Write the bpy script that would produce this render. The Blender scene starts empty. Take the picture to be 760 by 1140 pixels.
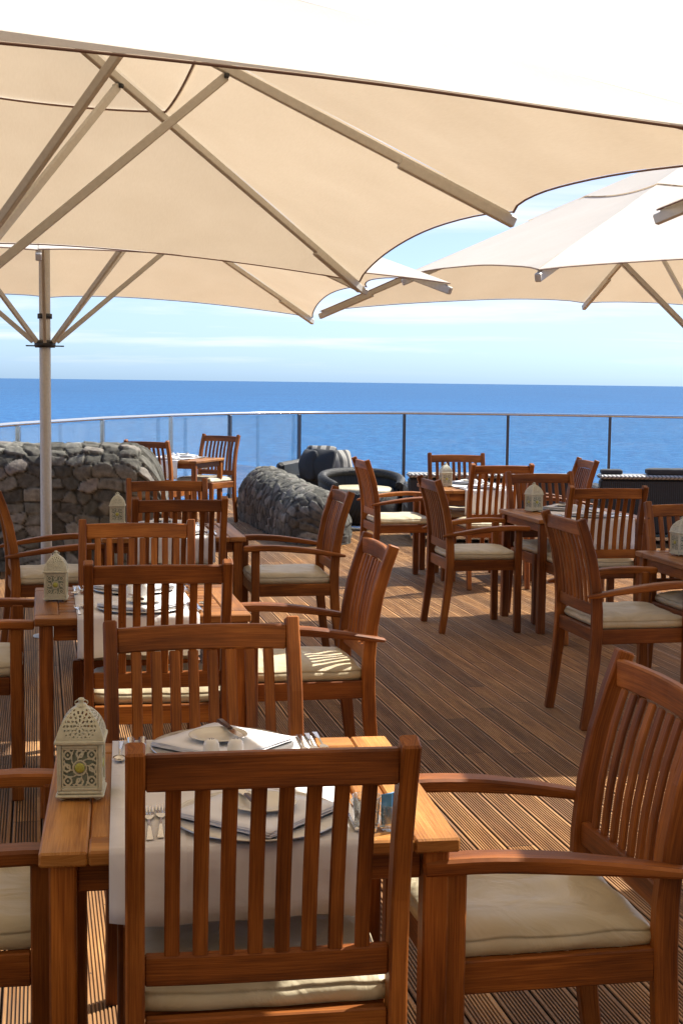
import bpy, math, random
import numpy as np
from mathutils import Vector, Matrix, noise as mnoise
PI = math.pi
rnd = random.Random(7)
S = bpy.context.scene
C = S.collection
R = math.radians

# ------------------------------------------------------------------ materials
def new_mat(name):
    m = bpy.data.materials.new(name); m.use_nodes = True
    nt = m.node_tree; nt.nodes.clear()
    out = nt.nodes.new('ShaderNodeOutputMaterial')
    return m, nt, out

class NT:
    def __init__(s, nt): s.nt = nt
    def n(s, t, **kw):
        nd = s.nt.nodes.new('ShaderNode' + t)
        for k, v in kw.items():
            if k.startswith('i_'):
                key = k[2:]
                key = int(key) if key.isdigit() else key.replace('_', ' ')
                nd.inputs[key].default_value = v
            else: setattr(nd, k, v)
        return nd
    def l(s, a, b): s.nt.links.new(a, b)
    def math(s, op, a, b=None, c=None):
        nd = s.n('Math', operation=op)
        for i, v in enumerate((a, b, c)):
            if v is None: continue
            if isinstance(v, (int, float)): nd.inputs[i].default_value = v
            else: s.l(v, nd.inputs[i])
        return nd.outputs[0]
    def ramp(s, fac, stops, interp='LINEAR'):
        nd = s.n('ValToRGB'); nd.color_ramp.interpolation = interp
        el = nd.color_ramp.elements
        while len(el) < len(stops): el.new(0.5)
        for e, (p, c) in zip(el, stops):
            e.position = p; e.color = (*c, 1) if len(c) == 3 else c
        s.l(fac, nd.inputs[0]); return nd.outputs[0]
    def mix(s, fac, a, b, mode='MIX'):
        nd = s.n('Mix', data_type='RGBA', blend_type=mode)
        for sock, v in ((nd.inputs[0], fac), (nd.inputs[6], a), (nd.inputs[7], b)):
            if isinstance(v, (int, float)): sock.default_value = v
            elif isinstance(v, tuple): sock.default_value = (*v, 1) if len(v) == 3 else v
            else: s.l(v, sock)
        return nd.outputs[2]
    def bump(s, h, strength=.3, dist=.002):
        nd = s.n('Bump'); nd.inputs['Strength'].default_value = strength; nd.inputs['Distance'].default_value = dist
        s.l(h, nd.inputs['Height']); return nd.outputs[0]

def principled(k, out, base, rough=.5, metallic=0., normal=None, spec=.5, **kw):
    p = k.n('BsdfPrincipled')
    for nm, v in (('Base Color', base), ('Roughness', rough), ('Metallic', metallic), ('Specular IOR Level', spec)):
        if isinstance(v, tuple): p.inputs[nm].default_value = (*v, 1)
        elif isinstance(v, (int, float)): p.inputs[nm].default_value = v
        else: k.l(v, p.inputs[nm])
    for nm, v in kw.items(): p.inputs[nm].default_value = v
    if normal is not None: k.l(normal, p.inputs['Normal'])
    if out is not None: k.l(p.outputs[0], out.inputs[0])
    return p

def mat_teak(name, dark, mid, light, rough=.5):
    m, nt, out = new_mat(name); k = NT(nt)
    uv = k.n('UVMap'); oi = k.n('ObjectInfo')
    off = k.n('CombineXYZ'); k.l(k.math('MULTIPLY', oi.outputs['Random'], 37.), off.inputs[0]); k.l(k.math('MULTIPLY', oi.outputs['Random'], 11.), off.inputs[1])
    ad = k.n('VectorMath', operation='ADD'); k.l(uv.outputs[0], ad.inputs[0]); k.l(off.outputs[0], ad.inputs[1])
    def stretched(su, sv, detail, rough_=.6, dist=0.):
        mp = k.n('Mapping'); mp.inputs['Scale'].default_value = (su, sv, 1); k.l(ad.outputs[0], mp.inputs[0])
        no = k.n('TexNoise'); no.inputs['Scale'].default_value = 1; no.inputs['Detail'].default_value = detail
        no.inputs['Roughness'].default_value = rough_; no.inputs['Distortion'].default_value = dist
        k.l(mp.outputs[0], no.inputs[0]); return no.outputs[0]
    big = stretched(1.6, 14, 3, .5, .6)
    fine = stretched(7, 260, 4, .65)
    pore = stretched(22, 500, 2)
    patch = stretched(3.2, 5, 3)
    f = k.math('ADD', k.math('MULTIPLY', big, .55), k.math('MULTIPLY', fine, .45))
    col = k.ramp(f, [(.38, dark), (.5, mid), (.62, light)])
    col = k.mix(.75, col, k.ramp(patch, [(.3, (.55, .50, .46)), (.7, (1.3, 1.28, 1.22))]), 'MULTIPLY')
    tone = k.ramp(oi.outputs['Random'], [(0, (.72, .66, .62)), (.5, (1, .97, .95)), (1, (1.25, 1.28, 1.2))])
    col = k.mix(1., col, tone, 'MULTIPLY')
    # small knots / dark marks
    vo = k.n('TexVoronoi'); vo.inputs['Scale'].default_value = 6; k.l(ad.outputs[0], vo.inputs[0])
    kn = k.math('GREATER_THAN', .035, vo.outputs['Distance'])
    col = k.mix(k.math('MULTIPLY', kn, .65), col, (.05, .02, .01))
    rg = k.math('ADD', rough - .1, k.math('MULTIPLY', patch, .25))
    principled(k, out, col, rg, 0, k.bump(k.math('ADD', fine, k.math('MULTIPLY', pore, .5)), .4, .0014), .3)
    return m

def mat_simple(name, col, rough=.5, metallic=0, bump_scale=0, bump_str=.2, var=.0, spec=.5):
    m, nt, out = new_mat(name); k = NT(nt)
    tc = k.n('TexCoord'); no = k.n('TexNoise'); no.inputs['Scale'].default_value = bump_scale or 30; no.inputs['Detail'].default_value = 5
    k.l(tc.outputs['Object'], no.inputs[0])
    c = k.mix(1., col, k.ramp(no.outputs[0], [(.3, (1 - var,) * 3), (.7, (1 + var,) * 3)]), 'MULTIPLY') if var else col
    nrm = k.bump(no.outputs[0], bump_str, .002) if bump_scale else None
    principled(k, out, c, rough, metallic, nrm, spec)
    return m

M = {}
M['teak'] = mat_teak('teak_oiled', (.105, .029, .0045), (.222, .068, .0105), (.35, .125, .024))
M['teak_table'] = mat_teak('teak_table', (.19, .068, .015), (.32, .135, .034), (.45, .215, .065), .46)

# deck: boards run along the deck's own y axis
BP = .105
def mat_deck():
    m, nt, out = new_mat('ribbed_decking'); k = NT(nt)
    tc = k.n('TexCoord'); sp = k.n('SeparateXYZ'); k.l(tc.outputs['Object'], sp.inputs[0])
    idx = k.math('FLOOR', k.math('DIVIDE', sp.outputs[0], BP))
    wn = k.n('TexWhiteNoise', noise_dimensions='1D'); k.l(idx, wn.inputs['W'])
    seg = k.math('FLOOR', k.math('DIVIDE', k.math('ADD', sp.outputs[1], k.math('MULTIPLY', wn.outputs[0], 9.)), 3.3))
    wn2 = k.n('TexWhiteNoise', noise_dimensions='2D'); cb = k.n('CombineXYZ'); k.l(idx, cb.inputs[0]); k.l(seg, cb.inputs[1]); k.l(cb.outputs[0], wn2.inputs['Vector'])
    tone = k.ramp(wn2.outputs[0], [(0, (.62, .58, .58)), (.5, (1, 1, 1)), (1, (1.32, 1.32, 1.3))])
    fr = k.math('FRACT', k.math('DIVIDE', k.math('ADD', sp.outputs[1], k.math('MULTIPLY', wn.outputs[0], 9.)), 3.3))
    joint = k.math('LESS_THAN', fr, .0016)
    mp = k.n('Mapping'); mp.inputs['Scale'].default_value = (34, 2.2, 1); k.l(tc.outputs['Object'], mp.inputs[0])
    ad = k.n('VectorMath', operation='ADD'); k.l(mp.outputs[0], ad.inputs[0]); k.l(cb.outputs[0], ad.inputs[1])
    no = k.n('TexNoise'); no.inputs['Scale'].default_value = 1; no.inputs['Detail'].default_value = 6; no.inputs['Roughness'].default_value = .65; k.l(ad.outputs[0], no.inputs[0])
    col = k.ramp(no.outputs[0], [(.3, (.17, .075, .027)), (.5, (.31, .155, .056)), (.72, (.48, .265, .105))])
    col = k.mix(1., col, tone, 'MULTIPLY')
    # weathered, dusty patches
    no2 = k.n('TexNoise'); no2.inputs['Scale'].default_value = 1.1; no2.inputs['Detail'].default_value = 7; k.l(tc.outputs['Object'], no2.inputs[0])
    col = k.mix(k.ramp(no2.outputs[0], [(.42, (0, 0, 0)), (.72, (.4, .4, .4))]), col, (.20, .145, .10))
    # dirt lying in the grooves
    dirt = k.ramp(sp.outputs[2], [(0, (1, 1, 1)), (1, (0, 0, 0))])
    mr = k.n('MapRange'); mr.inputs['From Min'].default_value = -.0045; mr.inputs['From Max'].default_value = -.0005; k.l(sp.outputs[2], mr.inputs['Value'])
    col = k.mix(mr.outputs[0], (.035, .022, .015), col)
    col = k.mix(joint, col, (.01, .007, .005))
    lx = k.math('MULTIPLY', k.math('FRACT', k.math('DIVIDE', sp.outputs[0], BP)), BP)
    sx = k.math('SUBTRACT', k.math('ABSOLUTE', k.math('SUBTRACT', lx, BP / 2)), .031)
    sy = k.math('SUBTRACT', k.math('MULTIPLY', k.math('FRACT', k.math('DIVIDE', sp.outputs[1], .5)), .5), .25)
    rr = k.math('SQRT', k.math('ADD', k.math('MULTIPLY', sx, sx), k.math('MULTIPLY', sy, sy)))
    col = k.mix(k.math('MULTIPLY', k.math('LESS_THAN', rr, .0042), .85), col, (.03, .025, .02))
    principled(k, out, col, .62, 0, k.bump(no.outputs[0], .35, .002), .3)
    return m
M['deck'] = mat_deck()

def mat_canopy():
    m, nt, out = new_mat('canopy_cloth'); k = NT(nt)
    tc = k.n('TexCoord')
    wx = k.n('TexNoise'); wx.inputs['Scale'].default_value = 3.2; wx.inputs['Detail'].default_value = 6; k.l(tc.outputs['Object'], wx.inputs[0])
    mp = k.n('Mapping'); mp.inputs['Scale'].default_value = (60, 8, 20); k.l(tc.outputs['Object'], mp.inputs[0])
    w2 = k.n('TexNoise'); w2.inputs['Scale'].default_value = 3; w2.inputs['Detail'].default_value = 4; k.l(mp.outputs[0], w2.inputs[0])
    f = k.math('ADD', k.math('MULTIPLY', wx.outputs[0], .6), k.math('MULTIPLY', w2.outputs[0], .4))
    top = k.ramp(f, [(.3, (.84, .80, .73)), (.7, (.91, .88, .83))])
    thr = k.ramp(f, [(.3, (.47, .375, .262)), (.7, (.545, .445, .32))])
    d = k.n('BsdfDiffuse'); t = k.n('BsdfTranslucent')
    k.l(top, d.inputs[0]); k.l(thr, t.inputs[0])
    b = k.bump(wx.outputs[0], .16, .02); k.l(b, d.inputs['Normal']); k.l(b, t.inputs['Normal'])
    mx = k.n('MixShader'); mx.inputs[0].default_value = .42
    k.l(d.outputs[0], mx.inputs[1]); k.l(t.outputs[0], mx.inputs[2]); k.l(mx.outputs[0], out.inputs[0])
    return m
M['canopy'] = mat_canopy()
M['hem'] = mat_simple('hem_tape', (.24, .15, .12), .8)
M['alu'] = mat_simple('champagne_aluminium', (.58, .555, .50), .5, .25, 60, .05, .06)
M['black_plastic'] = mat_simple('black_plastic', (.02, .02, .022), .45)

def mat_cushion():
    m, nt, out = new_mat('cream_cushion'); k = NT(nt)
    tc = k.n('TexCoord'); oi = k.n('ObjectInfo')
    ad = k.n('VectorMath', operation='ADD'); k.l(tc.outputs['Object'], ad.inputs[0])
    sc = k.n('VectorMath', operation='SCALE'); cb = k.n('CombineXYZ'); cb.inputs[0].default_value = 13; cb.inputs[1].default_value = 7
    k.l(cb.outputs[0], sc.inputs[0]); k.l(oi.outputs['Random'], sc.inputs['Scale']); k.l(sc.outputs[0], ad.inputs[1])
    n1 = k.n('TexNoise'); n1.inputs['Scale'].default_value = 6; n1.inputs['Detail'].default_value = 4; n1.inputs['Distortion'].default_value = 1.6; k.l(ad.outputs[0], n1.inputs[0])
    n2 = k.n('TexNoise'); n2.inputs['Scale'].default_value = 400; k.l(tc.outputs['Object'], n2.inputs[0])
    col = k.ramp(n1.outputs[0], [(.3, (.48, .415, .275)), (.7, (.60, .53, .37))])
    rg = k.ramp(oi.outputs['Random'], [(0, (.36,) * 3), (1, (.6,) * 3)])
    b1 = k.bump(n1.outputs[0], .55, .02)
    bb = k.n('Bump'); bb.inputs['Strength'].default_value = .12; bb.inputs['Distance'].default_value = .001; k.l(n2.outputs[0], bb.inputs['Height']); k.l(b1, bb.inputs['Normal'])
    principled(k, out, col, rg, 0, bb.outputs[0], .45)
    return m
M['cushion'] = mat_cushion()
def mat_linen():
    m, nt, out = new_mat('white_linen'); k = NT(nt)
    tc = k.n('TexCoord'); sp = k.n('SeparateXYZ'); k.l(tc.outputs['Object'], sp.inputs[0])
    def crease(o, f, ph): return k.math('MAXIMUM', k.math('SUBTRACT', 1., k.math('MULTIPLY', k.math('ABSOLUTE', k.math('SUBTRACT', k.math('FRACT', k.math('ADD', k.math('MULTIPLY', o, f), ph)), .5)), 22.)), 0.)
    cr = k.math('MAXIMUM', crease(sp.outputs[0], 6.2, .27), crease(sp.outputs[1], 4.1, .1))
    n1 = k.n('TexNoise'); n1.inputs['Scale'].default_value = 9; n1.inputs['Detail'].default_value = 5; n1.inputs['Distortion'].default_value = 1.2; k.l(tc.outputs['Object'], n1.inputs[0])
    n2 = k.n('TexNoise'); n2.inputs['Scale'].default_value = 600; k.l(tc.outputs['Object'], n2.inputs[0])
    h = k.math('ADD', k.math('ADD', k.math('MULTIPLY', cr, .35), n1.outputs[0]), k.math('MULTIPLY', n2.outputs[0], .08))
    principled(k, out, k.ramp(n1.outputs[0], [(.3, (.70, .68, .68)), (.7, (.77, .75, .75))]), .85, 0, k.bump(h, .5, .006), .3)
    return m
M['cloth'] = mat_linen()
M['napkin'] = mat_simple('napkin_cloth', (.78, .79, .83), .85, 0, 22, .35, .02)
M['china'] = mat_simple('cream_china', (.74, .71, .62), .22, 0, 0)
M['white_china'] = mat_simple('white_china', (.8, .8, .78), .15, 0, 0)
M['pewter'] = mat_simple('pewter_charger', (.55, .54, .52), .32, 1, 120, .04, .05)
M['steel'] = mat_simple('cutlery_steel', (.72, .71, .69), .16, 1)
M['handle_wood'] = mat_simple('dark_handle', (.06, .022, .014), .3)
M['lantern'] = mat_simple('lantern_cream', (.55, .54, .41), .45, 0, 90, .15, .1)
M['lantern_glass'] = mat_simple('lantern_pane', (.20, .25, .20), .3, 0, 40, .1, .35)
M['medallion'] = mat_simple('medallion', (.42, .42, .08), .35)
M['candle'] = mat_simple('candle_wax', (.75, .70, .55), .5)
M['chrome'] = mat_simple('rail_steel', (.62, .63, .65), .2, 1, 40, .03)
M['rail_dark'] = mat_simple('post_dark_steel', (.10, .105, .12), .35, .7)
M['blue_glass'] = mat_simple('blue_sachet', (.10, .33, .62), .35)

def mat_wicker(name, c1, c2, sc=60):
    m, nt, out = new_mat(name); k = NT(nt)
    tc = k.n('TexCoord'); mp = k.n('Mapping'); mp.inputs['Scale'].default_value = (sc, sc, sc); k.l(tc.outputs['Object'], mp.inputs[0])
    sp = k.n('SeparateXYZ'); k.l(mp.outputs[0], sp.inputs[0])
    xy = k.math('ADD', sp.outputs[0], sp.outputs[1])
    a = k.math('SINE', k.math('MULTIPLY', xy, 1.)); b = k.math('SINE', k.math('MULTIPLY', sp.outputs[2], 1.6))
    f = k.math('ABSOLUTE', k.math('MULTIPLY', a, b))
    f2 = k.math('ABSOLUTE', k.math('MULTIPLY', a, k.math('SINE', k.math('MULTIPLY', sp.outputs[1], 1.3))))
    g = k.math('MAXIMUM', f, k.math('MULTIPLY', f2, .7))
    principled(k, out, k.ramp(g, [(.1, c1), (.8, c2)]), .5, 0, k.bump(g, .8, .006), .5)
    return m
M['wicker'] = mat_wicker('black_wicker', (.006, .006, .006), (.018, .018, .018), 150)
M['wicker_sunlit'] = mat_wicker('sunlit_wicker_top', (.10, .10, .10), (.50, .50, .48), 75)  # pale copy of the black wicker: sunlight on the rim put into colour
M['dark_fabric'] = mat_simple('charcoal_fabric', (.035, .038, .042), .9, 0, 200, .3, .2)
def mat_stripe():
    m, nt, out = new_mat('striped_fabric'); k = NT(nt)
    tc = k.n('TexCoord'); sp = k.n('SeparateXYZ'); k.l(tc.outputs['Object'], sp.inputs[0])
    s = k.math('FRACT', k.math('MULTIPLY', sp.outputs[0], 9.))
    principled(k, out, k.ramp(s, [(.0, (.30, .29, .26)), (.6, (.06, .06, .06))], 'CONSTANT'), .9)
    return m
M['stripe'] = mat_stripe()

def mat_stone():
    m, nt, out = new_mat('rubble_stone'); k = NT(nt)
    at = k.n('Attribute', attribute_name='stone'); sp = k.n('SeparateXYZ'); k.l(at.outputs['Vector'], sp.inputs[0])
    tc = k.n('TexCoord')
    n1 = k.n('TexNoise'); n1.inputs['Scale'].default_value = 22; n1.inputs['Detail'].default_value = 8; k.l(tc.outputs['Object'], n1.inputs[0])
    n2 = k.n('TexNoise'); n2.inputs['Scale'].default_value = 3; n2.inputs['Detail'].default_value = 6; k.l(tc.outputs['Object'], n2.inputs[0])
    base = k.ramp(sp.outputs[0], [(0, (.06, .057, .049)), (.35, (.095, .092, .08)), (.6, (.13, .125, .108)), (.9, (.21, .205, .18)), (1, (.19, .165, .145))])
    base = k.mix(1., base, k.ramp(n1.outputs[0], [(.3, (.6, .6, .6)), (.7, (1.3, 1.3, 1.28))]), 'MULTIPLY')
    base = k.mix(k.ramp(n2.outputs[0], [(.5, (0, 0, 0)), (.75, (.4, .4, .4))]), base, (.07, .075, .055))
    base = k.mix(sp.outputs[1], base, (.035, .034, .029))
    principled(k, out, base, .88, 0, k.bump(n1.outputs[0], .6, .012), .25)
    return m
M['stone'] = mat_stone()

def mat_glass():
    m, nt, out = new_mat('balustrade_glass'); k = NT(nt)
    tr = k.n('BsdfTransparent'); tr.inputs[0].default_value = (.93, .965, .96, 1)
    gl = k.n('BsdfGlossy'); gl.inputs['Roughness'].default_value = .02
    df = k.n('BsdfDiffuse'); df.inputs[0].default_value = (.8, .85, .88, 1)
    fr = k.n('Fresnel'); fr.inputs[0].default_value = 1.5
    tc = k.n('TexCoord'); no = k.n('TexNoise'); no.inputs['Scale'].default_value = 2.3; no.inputs['Detail'].default_value = 7; k.l(tc.outputs['Object'], no.inputs[0])
    salt = k.math('MULTIPLY', no.outputs[0], .08)
    m1 = k.n('MixShader'); k.l(k.math('MULTIPLY', fr.outputs[0], .3), m1.inputs[0]); k.l(tr.outputs[0], m1.inputs[1]); k.l(gl.outputs[0], m1.inputs[2])
    m2 = k.n('MixShader'); k.l(salt, m2.inputs[0]); k.l(m1.outputs[0], m2.inputs[1]); k.l(df.outputs[0], m2.inputs[2]); k.l(m2.outputs[0], out.inputs[0])
    return m
M['glass'] = mat_glass()
def mat_clear():
    m, nt, out = new_mat('tumbler_glass'); k = NT(nt)
    tr = k.n('BsdfTransparent'); tr.inputs[0].default_value = (.93, .95, .95, 1); gl = k.n('BsdfGlossy'); gl.inputs['Roughness'].default_value = .04
    lw = k.n('LayerWeight'); lw.inputs[0].default_value = .35; mx = k.n('MixShader'); k.l(k.math('ADD', k.math('MULTIPLY', lw.outputs['Facing'], .7), .06), mx.inputs[0])
    k.l(tr.outputs[0], mx.inputs[1]); k.l(gl.outputs[0], mx.inputs[2]); k.l(mx.outputs[0], out.inputs[0])
    return m
M['clear'] = mat_clear()

def mat_sea():
    m, nt, out = new_mat('sea_water'); k = NT(nt)
    tc = k.n('TexCoord')
    mp = k.n('Mapping'); mp.inputs['Scale'].default_value = (.06, .035, 1); k.l(tc.outputs['Object'], mp.inputs[0])
    n1 = k.n('TexNoise'); n1.inputs['Scale'].default_value = 3; n1.inputs['Detail'].default_value = 10; n1.inputs['Roughness'].default_value = .65; k.l(mp.outputs[0], n1.inputs[0])
    mp2 = k.n('Mapping'); mp2.inputs['Scale'].default_value = (.0022, .009, 1); k.l(tc.outputs['Object'], mp2.inputs[0])
    n2 = k.n('TexNoise'); n2.inputs['Scale'].default_value = 2; n2.inputs['Detail'].default_value = 6; k.l(mp2.outputs[0], n2.inputs[0])
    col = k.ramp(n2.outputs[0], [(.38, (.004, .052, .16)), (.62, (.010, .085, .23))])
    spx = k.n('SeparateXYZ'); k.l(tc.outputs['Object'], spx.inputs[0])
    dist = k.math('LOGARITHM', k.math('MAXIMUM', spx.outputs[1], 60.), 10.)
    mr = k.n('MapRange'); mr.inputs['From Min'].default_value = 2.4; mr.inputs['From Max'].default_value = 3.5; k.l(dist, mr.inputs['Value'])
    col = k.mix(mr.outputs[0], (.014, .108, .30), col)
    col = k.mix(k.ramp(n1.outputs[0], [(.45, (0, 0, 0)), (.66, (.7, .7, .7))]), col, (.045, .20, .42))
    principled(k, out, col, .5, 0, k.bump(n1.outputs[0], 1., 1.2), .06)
    return m
M['sea'] = mat_sea()
M['rock'] = mat_simple('cliff_rock', (.09, .075, .06), .95, 0, 1.5, .8, .4)
M['fascia'] = mat_simple('deck_edge', (.09, .05, .03), .8, 0, 30, .3, .2)

# ------------------------------------------------------------------ mesh helper
class MB:
    def __init__(s): s.v = []; s.f = []; s.uv = []; s.sm = []
    def add(s, vs, fs, uvs=None, smooth=False):
        b = len(s.v); s.v += [tuple(v) for v in vs]
        for i, f in enumerate(fs):
            s.f.append(tuple(b + q for q in f)); s.sm.append(smooth)
            s.uv.append(uvs[i] if uvs else [(vs[q][0], vs[q][1]) for q in f])
    def bar(s, pts, w, d, right=None, ch=.003, ws=None, smooth=True):
        """sweep of a chamfered rectangle: w along 'right', d along the other normal"""
        pts = [Vector(p) for p in pts]; n = len(pts)
        o = rnd.uniform(0, 50); o2 = rnd.uniform(0, 50)
        rings = []; ls = []; L = 0
        sec0 = lambda a, b, c: [(-a + c, -b), (a - c, -b), (a, -b + c), (a, b - c), (a - c, b), (-a + c, b), (-a, b - c), (-a, -b + c)]
        ext = []
        for i, p in enumerate(pts):
            t = (pts[min(i + 1, n - 1)] - pts[max(i - 1, 0)]).normalized()
            r = Vector(right) if right is not None else (Vector((1, 0, 0)) if abs(t.x) < .9 else Vector((0, 1, 0)))
            r = (r - t * r.dot(t)).normalized(); u = t.cross(r)
            if i: L += (p - pts[i - 1]).length
            k = ws[i] if ws else (1, 1)
            if isinstance(k, (int, float)): k = (k, k)
            a, b = w / 2 * k[0], d / 2 * k[1]; c = min(ch, a * .8, b * .8)
            if i == 0: ext.append((p + t * 0, t, r, u, a, b, c, L, 1))
            elif i == n - 1: ext.append((p, t, r, u, a, b, c, L, -1))
            else: ext.append((p, t, r, u, a, b, c, L, 0))
        for (p, t, r, u, a, b, c, L, e) in ext:
            if e == 1:
                rings.append([p + r * x + u * y for x, y in sec0(a - c, b - c, c * .5)]); ls.append(L)
                rings.append([p + t * c + r * x + u * y for x, y in sec0(a, b, c)]); ls.append(L + c)
            elif e == -1:
                rings.append([p - t * c + r * x + u * y for x, y in sec0(a, b, c)]); ls.append(L - c)
                rings.append([p + r * x + u * y for x, y in sec0(a - c, b - c, c * .5)]); ls.append(L)
            else:
                rings.append([p + r * x + u * y for x, y in sec0(a, b, c)]); ls.append(L)
        vs = [v for rg in rings for v in rg]; fs = []; uvs = []
        per = [0, w, w, w + d, w + d, 2 * w + d, 2 * w + d, 2 * w + 2 * d, 2 * w + 2 * d]
        for i in range(len(rings) - 1):
            for j in range(8):
                q = (j + 1) % 8
                fs.append((i * 8 + j, i * 8 + q, (i + 1) * 8 + q, (i + 1) * 8 + j))
                uvs.append([(ls[i] + o, per[j] + o2), (ls[i] + o, per[j + 1] + o2), (ls[i + 1] + o, per[j + 1] + o2), (ls[i + 1] + o, per[j] + o2)])
        m = len(rings) - 1
        fs.append(tuple(reversed(range(8)))); uvs.append([(o + .01 * (x // 2), o2 + .01 * x) for x in range(8)])
        fs.append(tuple(m * 8 + j for j in range(8))); uvs.append([(o + .01 * (x // 2), o2 + .01 * x) for x in range(8)])
        s.add(vs, fs, uvs, False)
        return s
    def box(s, x0, x1, y0, y1, z0, z1, ch=.003):
        dx, dy, dz = x1 - x0, y1 - y0, z1 - z0; c = Vector(((x0 + x1) / 2, (y0 + y1) / 2, (z0 + z1) / 2))
        if dx >= dy and dx >= dz: s.bar([c - Vector((dx / 2, 0, 0)), c + Vector((dx / 2, 0, 0))], dy, dz, (0, 1, 0), ch)
        elif dy >= dz: s.bar([c - Vector((0, dy / 2, 0)), c + Vector((0, dy / 2, 0))], dx, dz, (1, 0, 0), ch)
        else: s.bar([c - Vector((0, 0, dz / 2)), c + Vector((0, 0, dz / 2))], dx, dy, (1, 0, 0), ch)
        return s
    def tube(s, pts, r, seg=12, cap=True):
        pts = [Vector(p) for p in pts]; n = len(pts); rs = r if isinstance(r, list) else [r] * n
        vs = []
        for i, p in enumerate(pts):
            t = (pts[min(i + 1, n - 1)] - pts[max(i - 1, 0)]).normalized()
            a = Vector((0, 0, 1)) if abs(t.z) < .9 else Vector((1, 0, 0))
            x = t.cross(a).normalized(); y = t.cross(x)
            for j in range(seg):
                an = 2 * PI * j / seg; vs.append(p + (x * math.cos(an) + y * math.sin(an)) * rs[i])
        fs = [(i * seg + j, i * seg + (j + 1) % seg, (i + 1) * seg + (j + 1) % seg, (i + 1) * seg + j) for i in range(n - 1) for j in range(seg)]
        s.add(vs, fs, None, True)
        if cap:
            s.add(vs[:seg], [tuple(range(seg))]); s.add(vs[-seg:], [tuple(reversed(range(seg)))])
        return s
    def lathe(s, prof, seg=32, c=(0, 0, 0), smooth=True):
        vs = []; n = len(prof)
        for r, z in prof:
            for j in range(seg):
                a = 2 * PI * j / seg; vs.append((c[0] + r * math.cos(a), c[1] + r * math.sin(a), c[2] + z))
        fs = [(i * seg + j, i * seg + (j + 1) % seg, (i + 1) * seg + (j + 1) % seg, (i + 1) * seg + j) for i in range(n - 1) for j in range(seg)]
        s.add(vs, fs, None, smooth)
        if prof[0][0] > 1e-5: s.add(vs[:seg], [tuple(reversed(range(seg)))])
        if prof[-1][0] > 1e-5: s.add(vs[-seg:], [tuple(range(seg))])
        return s
    def poly(s, out2d, z0, z1):
        n = len(out2d)
        vs = [(x, y, z0) for x, y in out2d] + [(x, y, z1) for x, y in out2d]
        fs = [tuple(reversed(range(n))), tuple(range(n, 2 * n))] + [(i, (i + 1) % n, n + (i + 1) % n, n + i) for i in range(n)]
        s.add(vs, fs); return s
    def mesh(s, name, mat):
        me = bpy.data.meshes.new(name); me.from_pydata(s.v, [], s.f)
        ul = me.uv_layers.new(name='UVMap'); flat = [c for f in s.uv for uv in f for c in uv]
        ul.data.foreach_set('uv', flat)
        me.polygons.foreach_set('use_smooth', s.sm); me.materials.append(mat); me.update(); return me
    def build(s, name, mat, parent=None):
        o = bpy.data.objects.new(name, s.mesh(name, mat)); C.objects.link(o)
        if parent is not None: o.parent = parent
        return o

def tag(o, label=None, cat=None, group=None, kind=None):
    if label: o['label'] = label
    if cat: o['category'] = cat
    if group: o['group'] = group
    if kind: o['kind'] = kind
    return o
def empty(name, loc=(0, 0, 0), rz=0, **kw):
    o = bpy.data.objects.new(name, None); C.objects.link(o); o.location = loc; o.rotation_euler = (0, 0, rz)
    o.empty_display_size = .1
    return tag(o, **kw)
def kids(o): return [c for c in bpy.data.objects if c.parent == o]
def copy_tree(o, parent=None):
    c = o.copy(); C.objects.link(c)
    if parent is not None: c.parent = parent
    for ch in kids(o): copy_tree(ch, c)
    return c
def place(proto, used, loc, rz, label, cat, group=None):
    o = proto if not used.get(proto.name) else copy_tree(proto)
    used[proto.name] = True
    o.location = loc; o.rotation_euler = (0, 0, rz)
    if 'group' in o and not group: del o['group']
    return tag(o, label, cat, group)
USED = {}
GY = .211                                  # the terrace's own grid, turned from the view
E1 = Vector((math.cos(GY), math.sin(GY), 0)); E2 = Vector((-math.sin(GY), math.cos(GY), 0))

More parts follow.
